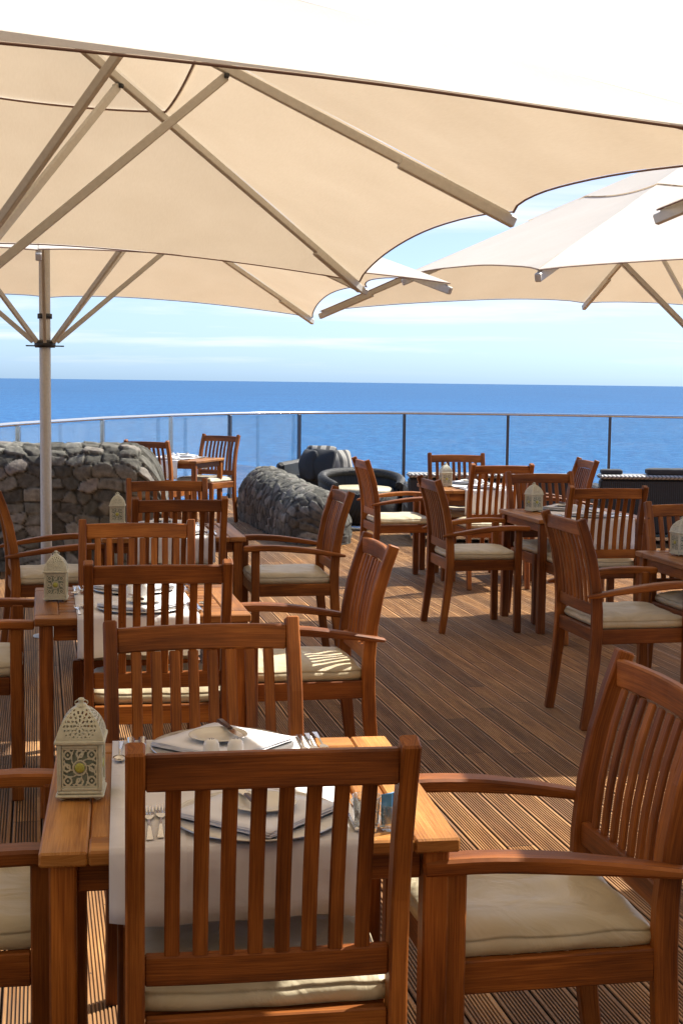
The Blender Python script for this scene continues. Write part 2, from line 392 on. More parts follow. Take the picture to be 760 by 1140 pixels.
# ------------------------------------------------------------------ chairs
BACKP = [(-.262, 0), (-.240, .16), (-.222, .32), (-.215, .45), (-.216, .56), (-.226, .68), (-.248, .80), (-.278, .90), (-.308, .985)]
def back_y(z):
    for (a, za), (b, zb) in zip(BACKP, BACKP[1:]):
        if z <= zb: return a + (b - a) * (z - za) / (zb - za)
    return BACKP[-1][0]
CUSH = []
def cushion_mesh(seed, w, d, t=.05):
    r = random.Random(seed); n = 26
    vs = []; fs = []
    off = Vector((r.uniform(0, 90), r.uniform(0, 90), 0))
    def pt(u, v, top):
        e = max(abs(u), abs(v)); ex = 1 - .03 * (abs(u) ** 6 * abs(v) ** 6)
        x, y = u * w / 2 * ex, v * d / 2 * ex
        wr = mnoise.noise(Vector((x * 7, y * 7, 0)) + off) * .008 + mnoise.noise(Vector((x * 17, y * 13, 5)) + off) * .004 - .006 * math.exp(-((x / .13) ** 2 + (y / .13) ** 2))
        if top: z = t + .014 * (1 - u ** 4) * (1 - v ** 4) + wr - .010 * max(0, e - .9) / .1
        else: z = 0
        x += .004 * mnoise.noise(Vector((x * 9, y * 9, 7)) + off); y += .004 * mnoise.noise(Vector((x * 9, y * 9, 17)) + off)
        return (x, y, z)
    g = [-1 + 2 * i / (n - 1) for i in range(n)]
    for v in g:
        for u in g: vs.append(pt(u, v, True))
    for j in range(n - 1):
        for i in range(n - 1): fs.append((j * n + i, j * n + i + 1, (j + 1) * n + i + 1, (j + 1) * n + i))
    # side wall with a sewn seam
    ring = [i for i in range(n)] + [j * n + n - 1 for j in range(1, n)] + [(n - 1) * n + i for i in range(n - 2, -1, -1)] + [j * n for j in range(n - 2, 0, -1)]
    prev = ring
    for (k_, out, zz) in ((0, .004, .88), (1, -.0005, .84), (2, .006, .78), (3, .010, .45), (4, .004, .08), (5, -.006, 0)):
        cur = []
        for q in ring:
            x, y, z = vs[q]; l = math.hypot(x / w, y / d) + 1e-6
            nx, ny = (x / (w / 2)) ** 5, (y / (d / 2)) ** 5; nl = math.hypot(nx, ny) + 1e-6
            wob = .0035 * mnoise.noise(Vector((x * 14, y * 14, zz * 3)) + off)
            vs.append((x + nx / nl * (out + wob), y + ny / nl * (out + wob), z * zz)); cur.append(len(vs) - 1)
        m = len(ring)
        for i in range(m): fs.append((prev[(i + 1) % m], prev[i], cur[i], cur[(i + 1) % m]))
        prev = cur
    fs.append(tuple(prev))
    mb = MB(); mb.add(vs, fs, None, True)
    return mb.mesh('cushion', M['cushion'])

def make_chair(arms, seed):
    t = empty('dining_armchair' if arms else 'dining_chair')
    hw = .235
    for s in (-1, 1):
        MB().bar([(s * hw, y, z) for y, z in BACKP], .034, .046, (1, 0, 0), .004,
                 ws=[(1, .92), (1, .98), (1, 1.1), (1, 1.12), (1, 1.08), (1, 1.0), (1, .95), (1, .92), (1, .9)]).build('leg', M['teak'], t)
    fh = .672 if arms else .474
    for s in (-1, 1):
        x = s * (hw + (.016 if arms else -.002))
        MB().bar([(x, .235, 0), (x, .232, .3), (x, .232, fh)], .042, .044, (1, 0, 0), .004).build('leg', M['teak'], t)
    f = MB()
    f.bar([(-hw + .022, .232, .438), (hw - .022, .232, .438)], .024, .066, (0, 1, 0), .003)
    f.bar([(-hw + .018, back_y(.44) - .001, .438), (hw - .018, back_y(.44) - .001, .438)], .024, .066, (0, 1, 0), .003)
    for s in (-1, 1): f.bar([(s * (hw + .001), back_y(.44) + .024, .437), (s * (hw + .001), .209, .437)], .023, .068, (1, 0, 0), .003)
    for q in range(7):
        y = -.165 + q * .058; f.bar([(-hw + .014, y, .462), (hw - .014, y, .462)], .043, .014, (0, 1, 0), .003)
    f.build('seat_frame', M['teak'], t)
    b = MB()
    # top rail, gently bowed
    xs = [-1, -.6, -.2, .2, .6, 1]
    b.bar([(x * (hw - .016), back_y(.937) - .012 * (1 - x * x), .937 + .004 * (1 - x * x)) for x in xs], .022, .064, (0, 1, 0), .004)
    b.bar([(x * (hw - .016), back_y(.56) - .006 * (1 - x * x), .56) for x in xs], .022, .056, (0, 1, 0), .004)
    for q in range(8):
        x = (q - 3.5) * .0485; bow = -.010 * (1 - (x / hw) ** 2)
        zs = [.585, .64, .70, .76, .82, .87, .908]
        jit = rnd.uniform(-.0012, .0012)
        b.bar([(x + jit, back_y(z) + bow + .001, z) for z in zs], .027, .011, (1, 0, 0), .0028)
    b.build('backrest', M['teak'], t)
    if arms:
        for s in (-1, 1):
            pts = []; ws = []
            for i in range(13):
                q = i / 12; y = -.275 + q * .575
                x = s * (.262 + .016 * math.sin(PI * min(1, q * 1.05)))
                z = .628 + .052 * math.sin(PI * .5 * min(1, q * 1.2)) - .006 * max(0, q - .8) / .2
                w = .62 + .5 * math.sin(PI * (.15 + .8 * q) * .75) if q < .95 else .95
                pts.append((x, y, z)); ws.append((w, .62 + .45 * min(1, q * 2)))
            ws[0] = (.45, .5)
            MB().bar(pts, .054, .030, (1, 0, 0), .006, ws=ws).build('armrest', M['teak'], t)
    me = cushion_mesh(seed, .455, .44)
    o = bpy.data.objects.new('cushion', me); C.objects.link(o); o.parent = t; o.location = (0, .022, .4705)
    return t

def top_to_origin(x, y, phi, ylocal=-.308):
    c, s = math.cos(phi), math.sin(phi)
    return (x + s * ylocal, y - c * ylocal, 0)

arm_protos = [make_chair(True, 11), make_chair(True, 23), make_chair(True, 31)]
side_protos = [make_chair(False, 41), make_chair(False, 57), make_chair(False, 63)]
G_ARM = 'slatted teak armchairs at the terrace tables'; G_SIDE = 'armless slatted teak chairs at the terrace tables'
PUT = {0: 0, 1: 0}
def chair(arms, x, y, phi_deg, label):
    protos = arm_protos if arms else side_protos
    p = protos[PUT[arms] % 3]; PUT[arms] += 1
    key = (arms, PUT[arms])
    phi = R(phi_deg)
    first = not USED.get(p.name)
    o = p if first else copy_tree(p); USED[p.name] = True
    o.location = top_to_origin(x, y, phi); o.rotation_euler = (0, 0, phi)
    return tag(o, label, 'armchair' if arms else 'chair', G_ARM if arms else G_SIDE)
CH = [
 (0, -.108, 2.36, 9, 'nearest armless teak chair, its back to the camera in front of the white runner'),
 (0, -.357, 3.615, 193, 'armless teak chair at the far side of the closest table, facing the camera'),
 (0, -.617, 4.765, 10, 'armless teak chair seen from behind at the near side of the second table'),
 (0, -.895, 6.18, 188, 'armless teak chair at the far side of the second table, facing the camera'),
 (0, -.845, 7.40, 13, 'dark armless teak chair with its back to us at the table by the stone wall'),
 (0, -1.09, 8.80, 192, 'orange toned armless teak chair at the far side of the table by the stone wall'),
 (0, -1.985, 14.35, -20, 'armless teak chair half hidden behind the rounded end of the left stone wall'),
 (0, -1.375, 16.12, 151, 'sunlit armless teak chair facing us at the farthest table, before the glass balustrade'),
 (0, 1.00, 12.45, 184, 'armless teak chair facing us behind the lantern of the back middle table'),
 (0, 1.235, 10.88, 11, 'armless teak chair, its back to us at the near side of the back middle table'),
 (0, 1.385, 9.95, 195, 'armless teak chair facing us at the right middle table, behind its lantern'),
 (0, 1.625, 8.60, 10, 'armless teak chair, its back to us at the near side of the right middle table'),
 (0, 1.85, 7.53, 192, 'armless teak chair facing us behind the table cut off at right'),
 (1, .708, 3.02, 101, 'nearest teak armchair, at the right end of the closest table, cream cushion in full view'),
 (1, .155, 5.55, 101, 'reddish teak armchair with glossy cushion at the right end of the second table'),
 (1, .010, 8.13, 101, 'teak armchair with shaded cushion, turned left in front of the low sloping stone wall'),
 (1, .145, 11.41, -78, 'sunlit teak armchair at the left end of the back middle table'),
 (1, 2.045, 11.77, 98, 'teak armchair at the right end of the back middle table, against the wicker sofa'),
 (1, .560, 9.19, -79, 'teak armchair at the left end of the right middle table'),
 (1, 1.045, 6.68, -78, 'teak armchair turned right, at the left end of the table cut off at right'),
 (1, -1.93, 7.86, -73, 'teak armchair cut off by the left edge, in front of the pale umbrella pole'),
 (1, -1.80, 5.40, -78, 'teak armchair at the left end of the second table, only arms and cushion visible'),
 (1, -1.15, 2.86, -81, 'teak armchair at the left end of the closest table, cut off at bottom left'),
]
for a, x, y, ph, lb in CH: chair(a, x, y, ph, lb)

# ------------------------------------------------------------------ tables
TS = .785; TH = .74
def make_table(cross):
    t = empty('dining_table'); h = TS / 2; m = MB(); fr = .088; th = .028; z = TH - th / 2
    # outer frame: two long rails + two cross rails butted between
    m.bar([(-h + fr / 2, -h, z), (-h + fr / 2, h, z)], fr, th, (1, 0, 0), .004)
    m.bar([(h - fr / 2, -h, z), (h - fr / 2, h, z)], fr, th, (1, 0, 0), .004)
    for s in (-1, 1): m.bar([(-h + fr + .0015, s * (h - fr / 2), z), (h - fr - .0015, s * (h - fr / 2), z)], fr, th, (0, 1, 0), .004)
    n = 9; w = (TS - 2 * fr) / n
    for i in range(n):
        x = -h + fr + w * (i + .5); e = h - fr - .0015
        m.bar([(x, -e, z - .0005), (x, e, z - .0005)], w - .007, th - .003, (1, 0, 0), .003)
    if cross:
        m.v = [(y, -x, zz) for x, y, zz in m.v]
    m.build('tabletop', M['teak_table'], t)
    a = MB(); e = h - .045
    for s in (-1, 1):
        a.bar([(-e + .024, s * e, TH - th - .030), (e - .024, s * e, TH - th - .030)], .022, .058, (0, 1, 0), .003)
        a.bar([(s * e, -e + .024, TH - th - .030), (s * e, e - .024, TH - th - .030)], .022, .058, (1, 0, 0), .003)
    a.build('apron', M['teak'], t)
    for sx in (-1, 1):
        for sy in (-1, 1):
            x, y = sx * (h - .042), sy * (h - .042)
            MB().bar([(x, y, 0), (x, y, TH - th - .0005)], .050, .050, (1, 0, 0), .004).build('leg', M['teak'], t)
    return t
tproto = {0: make_table(False), 1: make_table(True)}
TB = [  # x, y, yaw, slats turned, label
 (-.214, 2.947, .153, 0, 'closest square teak table, laid for two with a white runner, right half in sun'),
 (-.792, 5.474, .208, 1, 'second square teak table from the camera, laid for two under the big umbrella'),
 (-.985, 8.07, .20, 0, 'square teak table by the left stone wall, a lantern at its left end'),
 (1.552, 9.427, .221, 0, 'right middle teak table behind the armchair on the sunlit edge of the deck'),
 (1.999, 7.041, .21, 1, 'square teak table cut off by the right edge of the photo'),
 (1.108, 11.81, .208, 0, 'back middle teak table nearest to the black wicker sofa'),
 (-1.80, 15.50, -.31, 0, 'farthest teak table, turned at an angle in full sun between the two stone walls'),
]
tables = []
for x, y, a, cr, lb in TB:
    p = tproto[cr]; o = p if not USED.get(p.name) else copy_tree(p); USED[p.name] = True
    o.location = (x, y, 0); o.rotation_euler = (0, 0, a)
    tag(o, lb, 'table', 'square teak tables on the terrace'); tables.append((x, y, a))

def on(ti, lx, ly, z=TH):
    x, y, a = tables[ti]; c, s = math.cos(a), math.sin(a)
    return (x + c * lx - s * ly, y + s * lx + c * ly, z)

# white runners draped over the near and far edges
def runner(ti, cx, w, drop_near, drop_far, label, across=False):
    h = TS / 2; mb = MB(); n = 14
    path = []
    zt = .0035
    def hang(sgn, drop):
        return [(sgn * (h + .006), -.008)] + [(sgn * (h + .009 + .006 * q), -.008 - (drop - .008) * q) for q in (.25, .5, .75, 1)]
    near = hang(-1, drop_near)[::-1]; far = hang(1, drop_far)
    path = near + [(-h + .002, zt)] + [(-h + TS * q / 8, zt) for q in range(1, 8)] + [(h - .002, zt)] + far
    vs = []; r = random.Random(ti)
    for (py, pz) in path:
        for i in range(n + 1):
            u = -1 + 2 * i / n
            wob = .0035 * math.sin(u * 7 + ti) * (max(0, -pz) / .15) * 3 if pz < 0 else .0006 * mnoise.noise(Vector((u * 5, py * 9, ti)))
            dz = .004 * math.sin(u * 4 + ti * 2) if pz < -.1 else 0
            vs.append((cx + u * w / 2, py + (wob if pz < 0 else 0) * (1 if py > 0 else -1), pz + dz + (wob if pz >= 0 else 0)))
    m = n + 1
    fs = [(j * m + i, j * m + i + 1, (j + 1) * m + i + 1, (j + 1) * m + i) for j in range(len(path) - 1) for i in range(n)]
    if across: vs = [(y, -x, z) for x, y, z in vs]
    mb.add(vs, fs, None, True)
    o = mb.build('table_runner', M['cloth'])
    sd = o.modifiers.new('thick', 'SOLIDIFY'); sd.thickness = .0016; sd.offset = 1
    x, y, a = tables[ti]; o.location = (x, y, TH); o.rotation_euler = (0, 0, a)
    tag(o, label, 'table runner', 'white runners on the tables')
runner(0, -.028, .475, .135, .12, 'white cloth runner hanging over both edges of the closest table')
runner(1, -.02, .44, .14, .13, 'white cloth runner on the second table from the camera')
runner(2, 0, .44, .14, .13, 'white cloth runner on the table before the left stone wall')
runner(3, .03, .46, .2, .13, 'white cloth runner on the right middle table, seen through chair slats')
runner(4, .03, .46, .15, .13, 'white cloth runner on the table cut off by the right edge')
runner(5, .03, .46, .2, .13, 'white cloth runner on the back middle table, seen through chair slats')
runner(6, -.04, .44, .2, .13, 'bright white runner on the farthest sunlit table')

# ------------------------------------------------------------------ table ware
def mk_plate():
    t = empty('charger_plate')
    MB().lathe([(.0, .0), (.105, .0), (.115, .003), (.158, .008), (.165, .0095), (.165, .011), (.158, .0105), (.113, .0065), (.100, .0035), (0, .0035)], 48).build('dish', M['pewter'], t)
    MB().lathe([(.160, .0108), (.1635, .0125), (.166, .0115), (.166, .0095)], 48).build('rim', M['pewter'], t)
    return t
def mk_napkin():
    mb = MB()
    for i, (s, z, a) in enumerate(((.118, .0, 0), (.116, .0026, .02), (.1165, .0052, -.012), (.115, .0078, .01))):
        c, sn = math.cos(a), math.sin(a); n = 8; vs = []; fs = []
        for j in range(n + 1):
            for q in range(n + 1):
                x, y = (-1 + 2 * q / n) * s, (-1 + 2 * j / n) * s
                zz = z + .0018 * mnoise.noise(Vector((x * 18, y * 18, i * 3))) + .002 * (max(abs(x), abs(y)) / s) ** 4
                vs.append((c * x - sn * y, sn * x + c * y, zz))
        m = n + 1
        fs = [(j * m + q, j * m + q + 1, (j + 1) * m + q + 1, (j + 1) * m + q) for j in range(n) for q in range(n)]
        mb.add(vs, fs, None, True)
    o = mb.build('folded_napkin', M['napkin']); sd = o.modifiers.new('thick', 'SOLIDIFY'); sd.thickness = .0022; sd.offset = 1
    return o
def mk_sideplate():
    t = empty('side_plate')
    MB().lathe([(0, 0), (.038, 0), (.042, .003), (.065, .0085), (.069, .0105), (.068, .0118), (.063, .0108), (.042, .006), (.036, .0045), (0, .004)], 40).build('dish', M['china'], t)
    return t
def mk_knife(wood=False):
    t = empty('butter_knife' if wood else 'table_knife'); L = .205 if not wood else .16
    b = MB(); b.poly([(-.009, .0), (-.0095, -.02), (-.006, -.095 if not wood else -.07), (.006, -.095 if not wood else -.07), (.0095, -.06), (.010, -.02), (.006, .012), (0, .018), (-.006, .012)][::-1], .0015, .0032)
    b.v = [(x, y + (L - .02) / 2 + .0, z) for x, y, z in b.v]; b.build('blade', M['steel'], t)
    y1 = (L - .02) / 2 - (.093 if not wood else .068)
    MB().bar([(0, y1, .0042), (0, y1 - .045, .0045), (0, -L / 2, .0045)], .016, .0085, (1, 0, 0), .003, ws=[.8, 1, 1.1]).build('handle', M['handle_wood'] if wood else M['steel'], t)
    return t
def mk_fork():
    t = empty('table_fork'); m = MB()
    for i in range(4):
        x = (i - 1.5) * .0062; m.bar([(x * .8, .045, .004), (x, .07, .0025), (x, .1, .005)], .0030, .0018, (1, 0, 0), .0004)
    m.poly([(-.011, .045), (-.009, .03), (-.003, .018), (.003, .018), (.009, .03), (.011, .045)][::-1], .003, .005); m.build('tines', M['steel'], t)
    MB().bar([(0, .02, .004), (0, -.03, .0065), (0, -.1, .003)], .0105, .0026, (1, 0, 0), .0008, ws=[.55, .6, 1.3]).build('handle', M['steel'], t)
    return t
def mk_spoon():
    t = empty('dessert_spoon'); vs = []; fs = []; n = 16
    rings = [(0, 0), (.4, .0006), (.75, .0028), (1, .0062)]
    for r, z in rings:
        for j in range(n):
            a = 2 * PI * j / n; vs.append((.0155 * r * math.cos(a), .075 + .025 * r * math.sin(a), .001 + z))
    for i in range(3):
        for j in range(n): fs.append((i * n + j, i * n + (j + 1) % n, (i + 1) * n + (j + 1) % n, (i + 1) * n + j))
    m = MB(); m.add(vs, fs, None, True); b = m.build('bowl', M['steel'], t)
    sd = b.modifiers.new('thick', 'SOLIDIFY'); sd.thickness = .001
    MB().bar([(0, .052, .006), (0, 0, .0075), (0, -.085, .0025)], .0095, .0025, (1, 0, 0), .0008, ws=[.5, .55, 1.3]).build('handle', M['steel'], t)
    return t
def mk_shaker():
    t = empty('salt_shaker')
    MB().lathe([(.0, 0), (.0175, 0), (.019, .003), (.0185, .026), (.0175, .036), (.015, .041), (.009, .0435), (0, .044)], 24).build('body', M['white_china'], t)
    h = MB()
    for i in range(5):
        a = 2 * PI * i / 5; h.lathe([(.0008, .0435), (.0009, .0446), (0, .0447)], 6, (.005 * math.cos(a), .005 * math.sin(a), 0))
    h.build('pour_holes', M['black_plastic'], t)
    return t
def mk_tumbler():
    t = empty('glass_tumbler')
    MB().lathe([(0, 0), (.021, 0), (.023, .004), (.027, .062), (.0285, .066), (.0268, .066), (.0235, .010), (0, .008)], 28).build('bowl', M['clear'], t)
    return t
def mk_jar():
    t = empty('sachet_glass')
    MB().lathe([(0, 0), (.018, 0), (.02, .003), (.02, .045), (.0205, .05), (.0188, .05), (.0182, .006), (0, .005)], 28).build('bowl', M['clear'], t)
    b = MB()
    for i in range(3): b.bar([((i - 1) * .008, .002 * i, .01), ((i - 1) * .010, .004 * i - .004, .072)], .022, .002, (1, .2 * i, 0), .0008)
    b.build('sachets', M['blue_glass'], t); return t
def _tall(t):
    for c in kids(t): c.scale = (1, 1, 1.3)
    return t
WARE = dict(plate=mk_plate(), napkin=mk_napkin(), side=mk_sideplate(), knife=mk_knife(), bknife=mk_knife(True), fork=mk_fork(), spoon=mk_spoon(), shaker=_tall(mk_shaker()), tumbler=mk_tumbler(), jar=mk_jar())
def ware(kind, ti, lx, ly, dz, rz, label, cat, group=None):
    p = WARE[kind]; o = p if not USED.get(p.name) else copy_tree(p); USED[p.name] = True
    o.location = on(ti, lx, ly, TH + .0056 + dz); o.rotation_euler = (0, 0, tables[ti][2] + rz)
    return tag(o, label, cat, group)
TN = ['closest table', 'second table', 'table by the stone wall', 'right middle table', 'table cut off at right', 'back middle table', 'farthest sunlit table']
def setting(ti, cx, cy, side):
    far = side > 0; sname = 'far' if far else 'near'; rz = PI if far else 0; k = 1 if not far else -1
    ware('plate', ti, cx, cy, 0, rz, f'round pewter charger, {sname} side of the {TN[ti]}', 'plate', 'pewter chargers')
    n = ware('napkin', ti, cx, cy + .004, .0108, rz + PI / 4 + .04, f'folded white napkin on the charger, {sname} side of the {TN[ti]}', 'napkin', 'folded napkins on the chargers')
    ware('side', ti, cx + .01 * k, cy + .006, .0235, 0, f'small cream plate on the napkin, {sname} side of the {TN[ti]}', 'plate', 'small cream plates')
    ware('bknife', ti, cx - .02 * k, cy + .03, .0372, .25 + rz, f'dark handled butter knife on the plate, {sname} side of the {TN[ti]}', 'knife', 'butter knives')
    for i in range(3):
        ware('fork', ti, cx - (.188 + .023 * i) * k, cy - .01 * i * k, 0, rz + .03 * (i - 1), f'{("inner", "middle", "outer")[i]} steel fork by the charger, {sname} side of the {TN[ti]}', 'fork', 'steel forks')
    for i in range(2):
        ware('knife', ti, cx + (.184 + .024 * i) * k, cy, 0, rz + .02 * i, f'{("inner", "outer")[i]} steel knife by the charger, {sname} side of the {TN[ti]}', 'knife', 'steel table knives')
    ware('spoon', ti, cx + .235 * k, cy - .005, 0, rz - .03, f'steel spoon beside the knives, {sname} side of the {TN[ti]}', 'spoon', 'steel spoons')
offs = [(-.0, -.25, .288), (0, -.235, .235), (0, -.235, .235), (.03, -.235, .235), (.03, -.235, .235), (.03, -.235, .235), (-.03, -.235, .235)]
for ti, (cx, yn, yf) in enumerate(offs):
    setting(ti, cx + (.02 if ti == 0 else 0), yn, -1); setting(ti, cx - (.012 if ti == 0 else 0), yf, 1)
    sy = .16 if ti == 0 else 0.0; sx = -.02 if ti == 0 else cx
    ware('shaker', ti, sx - .026, sy, 0, 0, f'left white china shaker in the middle of the {TN[ti]}', 'shaker', 'salt and pepper shakers')
    ware('shaker', ti, sx + .028, sy - .003, 0, .6, f'right white china shaker in the middle of the {TN[ti]}', 'shaker', 'salt and pepper shakers')
ware('jar', 0, .268, -.33, -.0035, .2, 'small glass holding blue sachets at the front corner of the closest table', 'sachet holder')
ware('tumbler', 0, .22, -.335, 0, 0, 'empty glass tumbler beside the blue sachets on the closest table', 'glass')

# ------------------------------------------------------------------ lanterns
def mk_lantern():
    t = empty('moroccan_lantern'); a = .040
    MB().box(-.047, .047, -.047, .047, .006, .012, .002).box(-.044, .044, -.044, .044, .0125, .019, .002).build('base', M['lantern'], t)
    ft = MB()
    for sx in (-1, 1):
        for sy in (-1, 1): ft.lathe([(.004, 0), (.006, .002), (.004, .006)], 10, (sx * .034, sy * .034, 0))
    ft.build('foot', M['lantern'], t)
    f = MB()
    for sx in (-1, 1):
        for sy in (-1, 1): f.box(sx * a - .004, sx * a + .004, sy * a - .004, sy * a + .004, .0195, .112, .0012)
    for s in (-1, 1):
        for z in (.0225, .108):
            f.box(-a + .0045, a - .0045, s * a - .003, s * a + .003, z - .003, z + .003, .001); f.box(s * a - .003, s * a + .003, -a + .0045, a - .0045, z - .003, z + .003, .001)
    f.build('frame', M['lantern'], t)
    MB().box(-.049, .049, -.049, .049, .1125, .1205, .002).build('eave', M['lantern'], t)
    def rot(p, k):
        x, y, z = p
        for _ in range(k): x, y = -y, x
        return (x, y, z)
    # filigree grids on the four faces
    H0, H1 = .026, .105; hh = (H1 - H0)
    def keep(u, v):      # u,v in -1..1 on the face
        r = math.hypot(u, v); th = math.atan2(v, u)
        if max(abs(u), abs(v)) > .93: return True
        if abs(r - .36) < .05 or r < .26: return True
        if abs(math.sin(4 * th + 5 * r)) < .30 and .3 < r < .95: return True
        for cx_, cy_ in ((.66, .66), (-.66, .66), (.66, -.66), (-.66, -.66)):
            q = math.hypot(u - cx_, v - cy_)
            if abs(q - .2) < .055 or q < .06: return True
        for cx_, cy_ in ((.7, 0), (-.7, 0), (0, .7), (0, -.7)):
            if abs(math.hypot(u - cx_, v - cy_) - .17) < .05: return True
        return False
    for k in range(4):
        n = 44; m = MB(); vs = []; fs = []
        for j in range(n + 1):
            for i in range(n + 1):
                u, v = -1 + 2 * i / n, -1 + 2 * j / n; vs.append(rot((u * .035, -a - .0005, H0 + (v + 1) / 2 * hh), k))
        for j in range(n):
            for i in range(n):
                u, v = -1 + 2 * (i + .5) / n, -1 + 2 * (j + .5) / n
                if keep(u, v): fs.append((j * (n + 1) + i, j * (n + 1) + i + 1, (j + 1) * (n + 1) + i + 1, (j + 1) * (n + 1) + i))
        m.add(vs, fs); o = m.build('filigree_panel', M['lantern'], t)
        MBp = MB().box(-.0355, .0355, -a + .0035, -a + .0055, H0 - .001, H1 + .001, .0004); MBp.v = [rot(p, k) for p in MBp.v]; MBp.build('pane', M['lantern_glass'], o)
        md = MB(); md.lathe([(.0102, 0), (.0098, .0016), (.005, .003), (0, .0034)], 20)
        md.v = [rot((x, -a - .001 - z, .0655 + y), k) for x, y, z in md.v]; md.build('medallion', M['medallion'], o)
    # ogive roof, pierced
    HR = .062
    def prof(q): return .0455 * (1 - q ** 1.9) ** .62 * (1 - .10 * q)
    for k in range(4):
        nu, nv = 48, 44; m = MB(); vs = []; fs = []
        for j in range(nv + 1):
            q = j / nv * .985; w = prof(q)
            for i in range(nu + 1): vs.append(rot(((-1 + 2 * i / nu) * w, -w, .1207 + q * HR), k))
        def hole(u, q):
            x, y = u * prof(q) / .0455, (q - .44) * 1.36
            r = math.hypot(x, y); th = math.atan2(y, x)
            if abs(u) > .86 or q < .10 or q > .9: return False
            if .045 < r < .105 and math.cos(8 * th) > .15: return True
            if .155 < r < .27 and math.cos(8 * th) > .35: return True
            if .31 < r < .40 and math.cos(12 * th) > .3: return True
            if .46 < r < .56 and math.cos(18 * th) > .25: return True
            if .62 < r < .69 and math.cos(22 * th) > .3: return True
            return False
        for j in range(nv):
            for i in range(nu):
                u, q = -1 + 2 * (i + .5) / nu, (j + .5) / nv * .985
                if not hole(u, q): fs.append((j * (nu + 1) + i, j * (nu + 1) + i + 1, (j + 1) * (nu + 1) + i + 1, (j + 1) * (nu + 1) + i))
        m.add(vs, fs, None, True); o = m.build('roof_panel', M['lantern'], t)
    MB().lathe([(.012, .180), (.011, .1845), (.005, .186), (.0055, .189), (.0075, .192), (.005, .196), (0, .1975)], 16).build('finial', M['lantern'], t)
    ring = MB(); ring.tube([(.013 * math.cos(q * PI / 8), .004, .186 + .006 * math.sin(q * PI / 8)) for q in range(0, 17)], .0012, 6, False); ring.build('carry_ring', M['lantern'], t)
    MB().lathe([(0, .0195), (.018, .0195), (.018, .05), (.016, .052), (0, .052)], 20).build('candle', M['candle'], t)
    return t
lan = mk_lantern()
for (x, y, rz, sc, lb) in [(-.531, 2.868, .10, 1.04, 'large cream lantern with pierced dome at the left front of the closest table'),
                    (-1.105, 5.456, .12, .98, 'cream lantern at the left end of the second table'),
                    (-1.326, 8.354, .1, .98, 'cream lantern in front of the dark face of the left stone wall'),
                    (1.301, 9.56, .45, 1.0, 'cream lantern on the right middle table, between two chair backs'),
                    (1.735, 7.171, .3, 1.0, 'cream lantern cut off by the right edge of the photo'),
                    (.864, 11.78, .2, 1.0, 'cream lantern on the back middle table before the black wicker sofa')]:
    o = lan if not USED.get('lan') else copy_tree(lan); USED['lan'] = True
    o.location = (x, y, TH + .001); o.rotation_euler = (0, 0, rz); o.scale = (sc,) * 3
    tag(o, lb, 'lantern', 'cream lanterns on the tables')

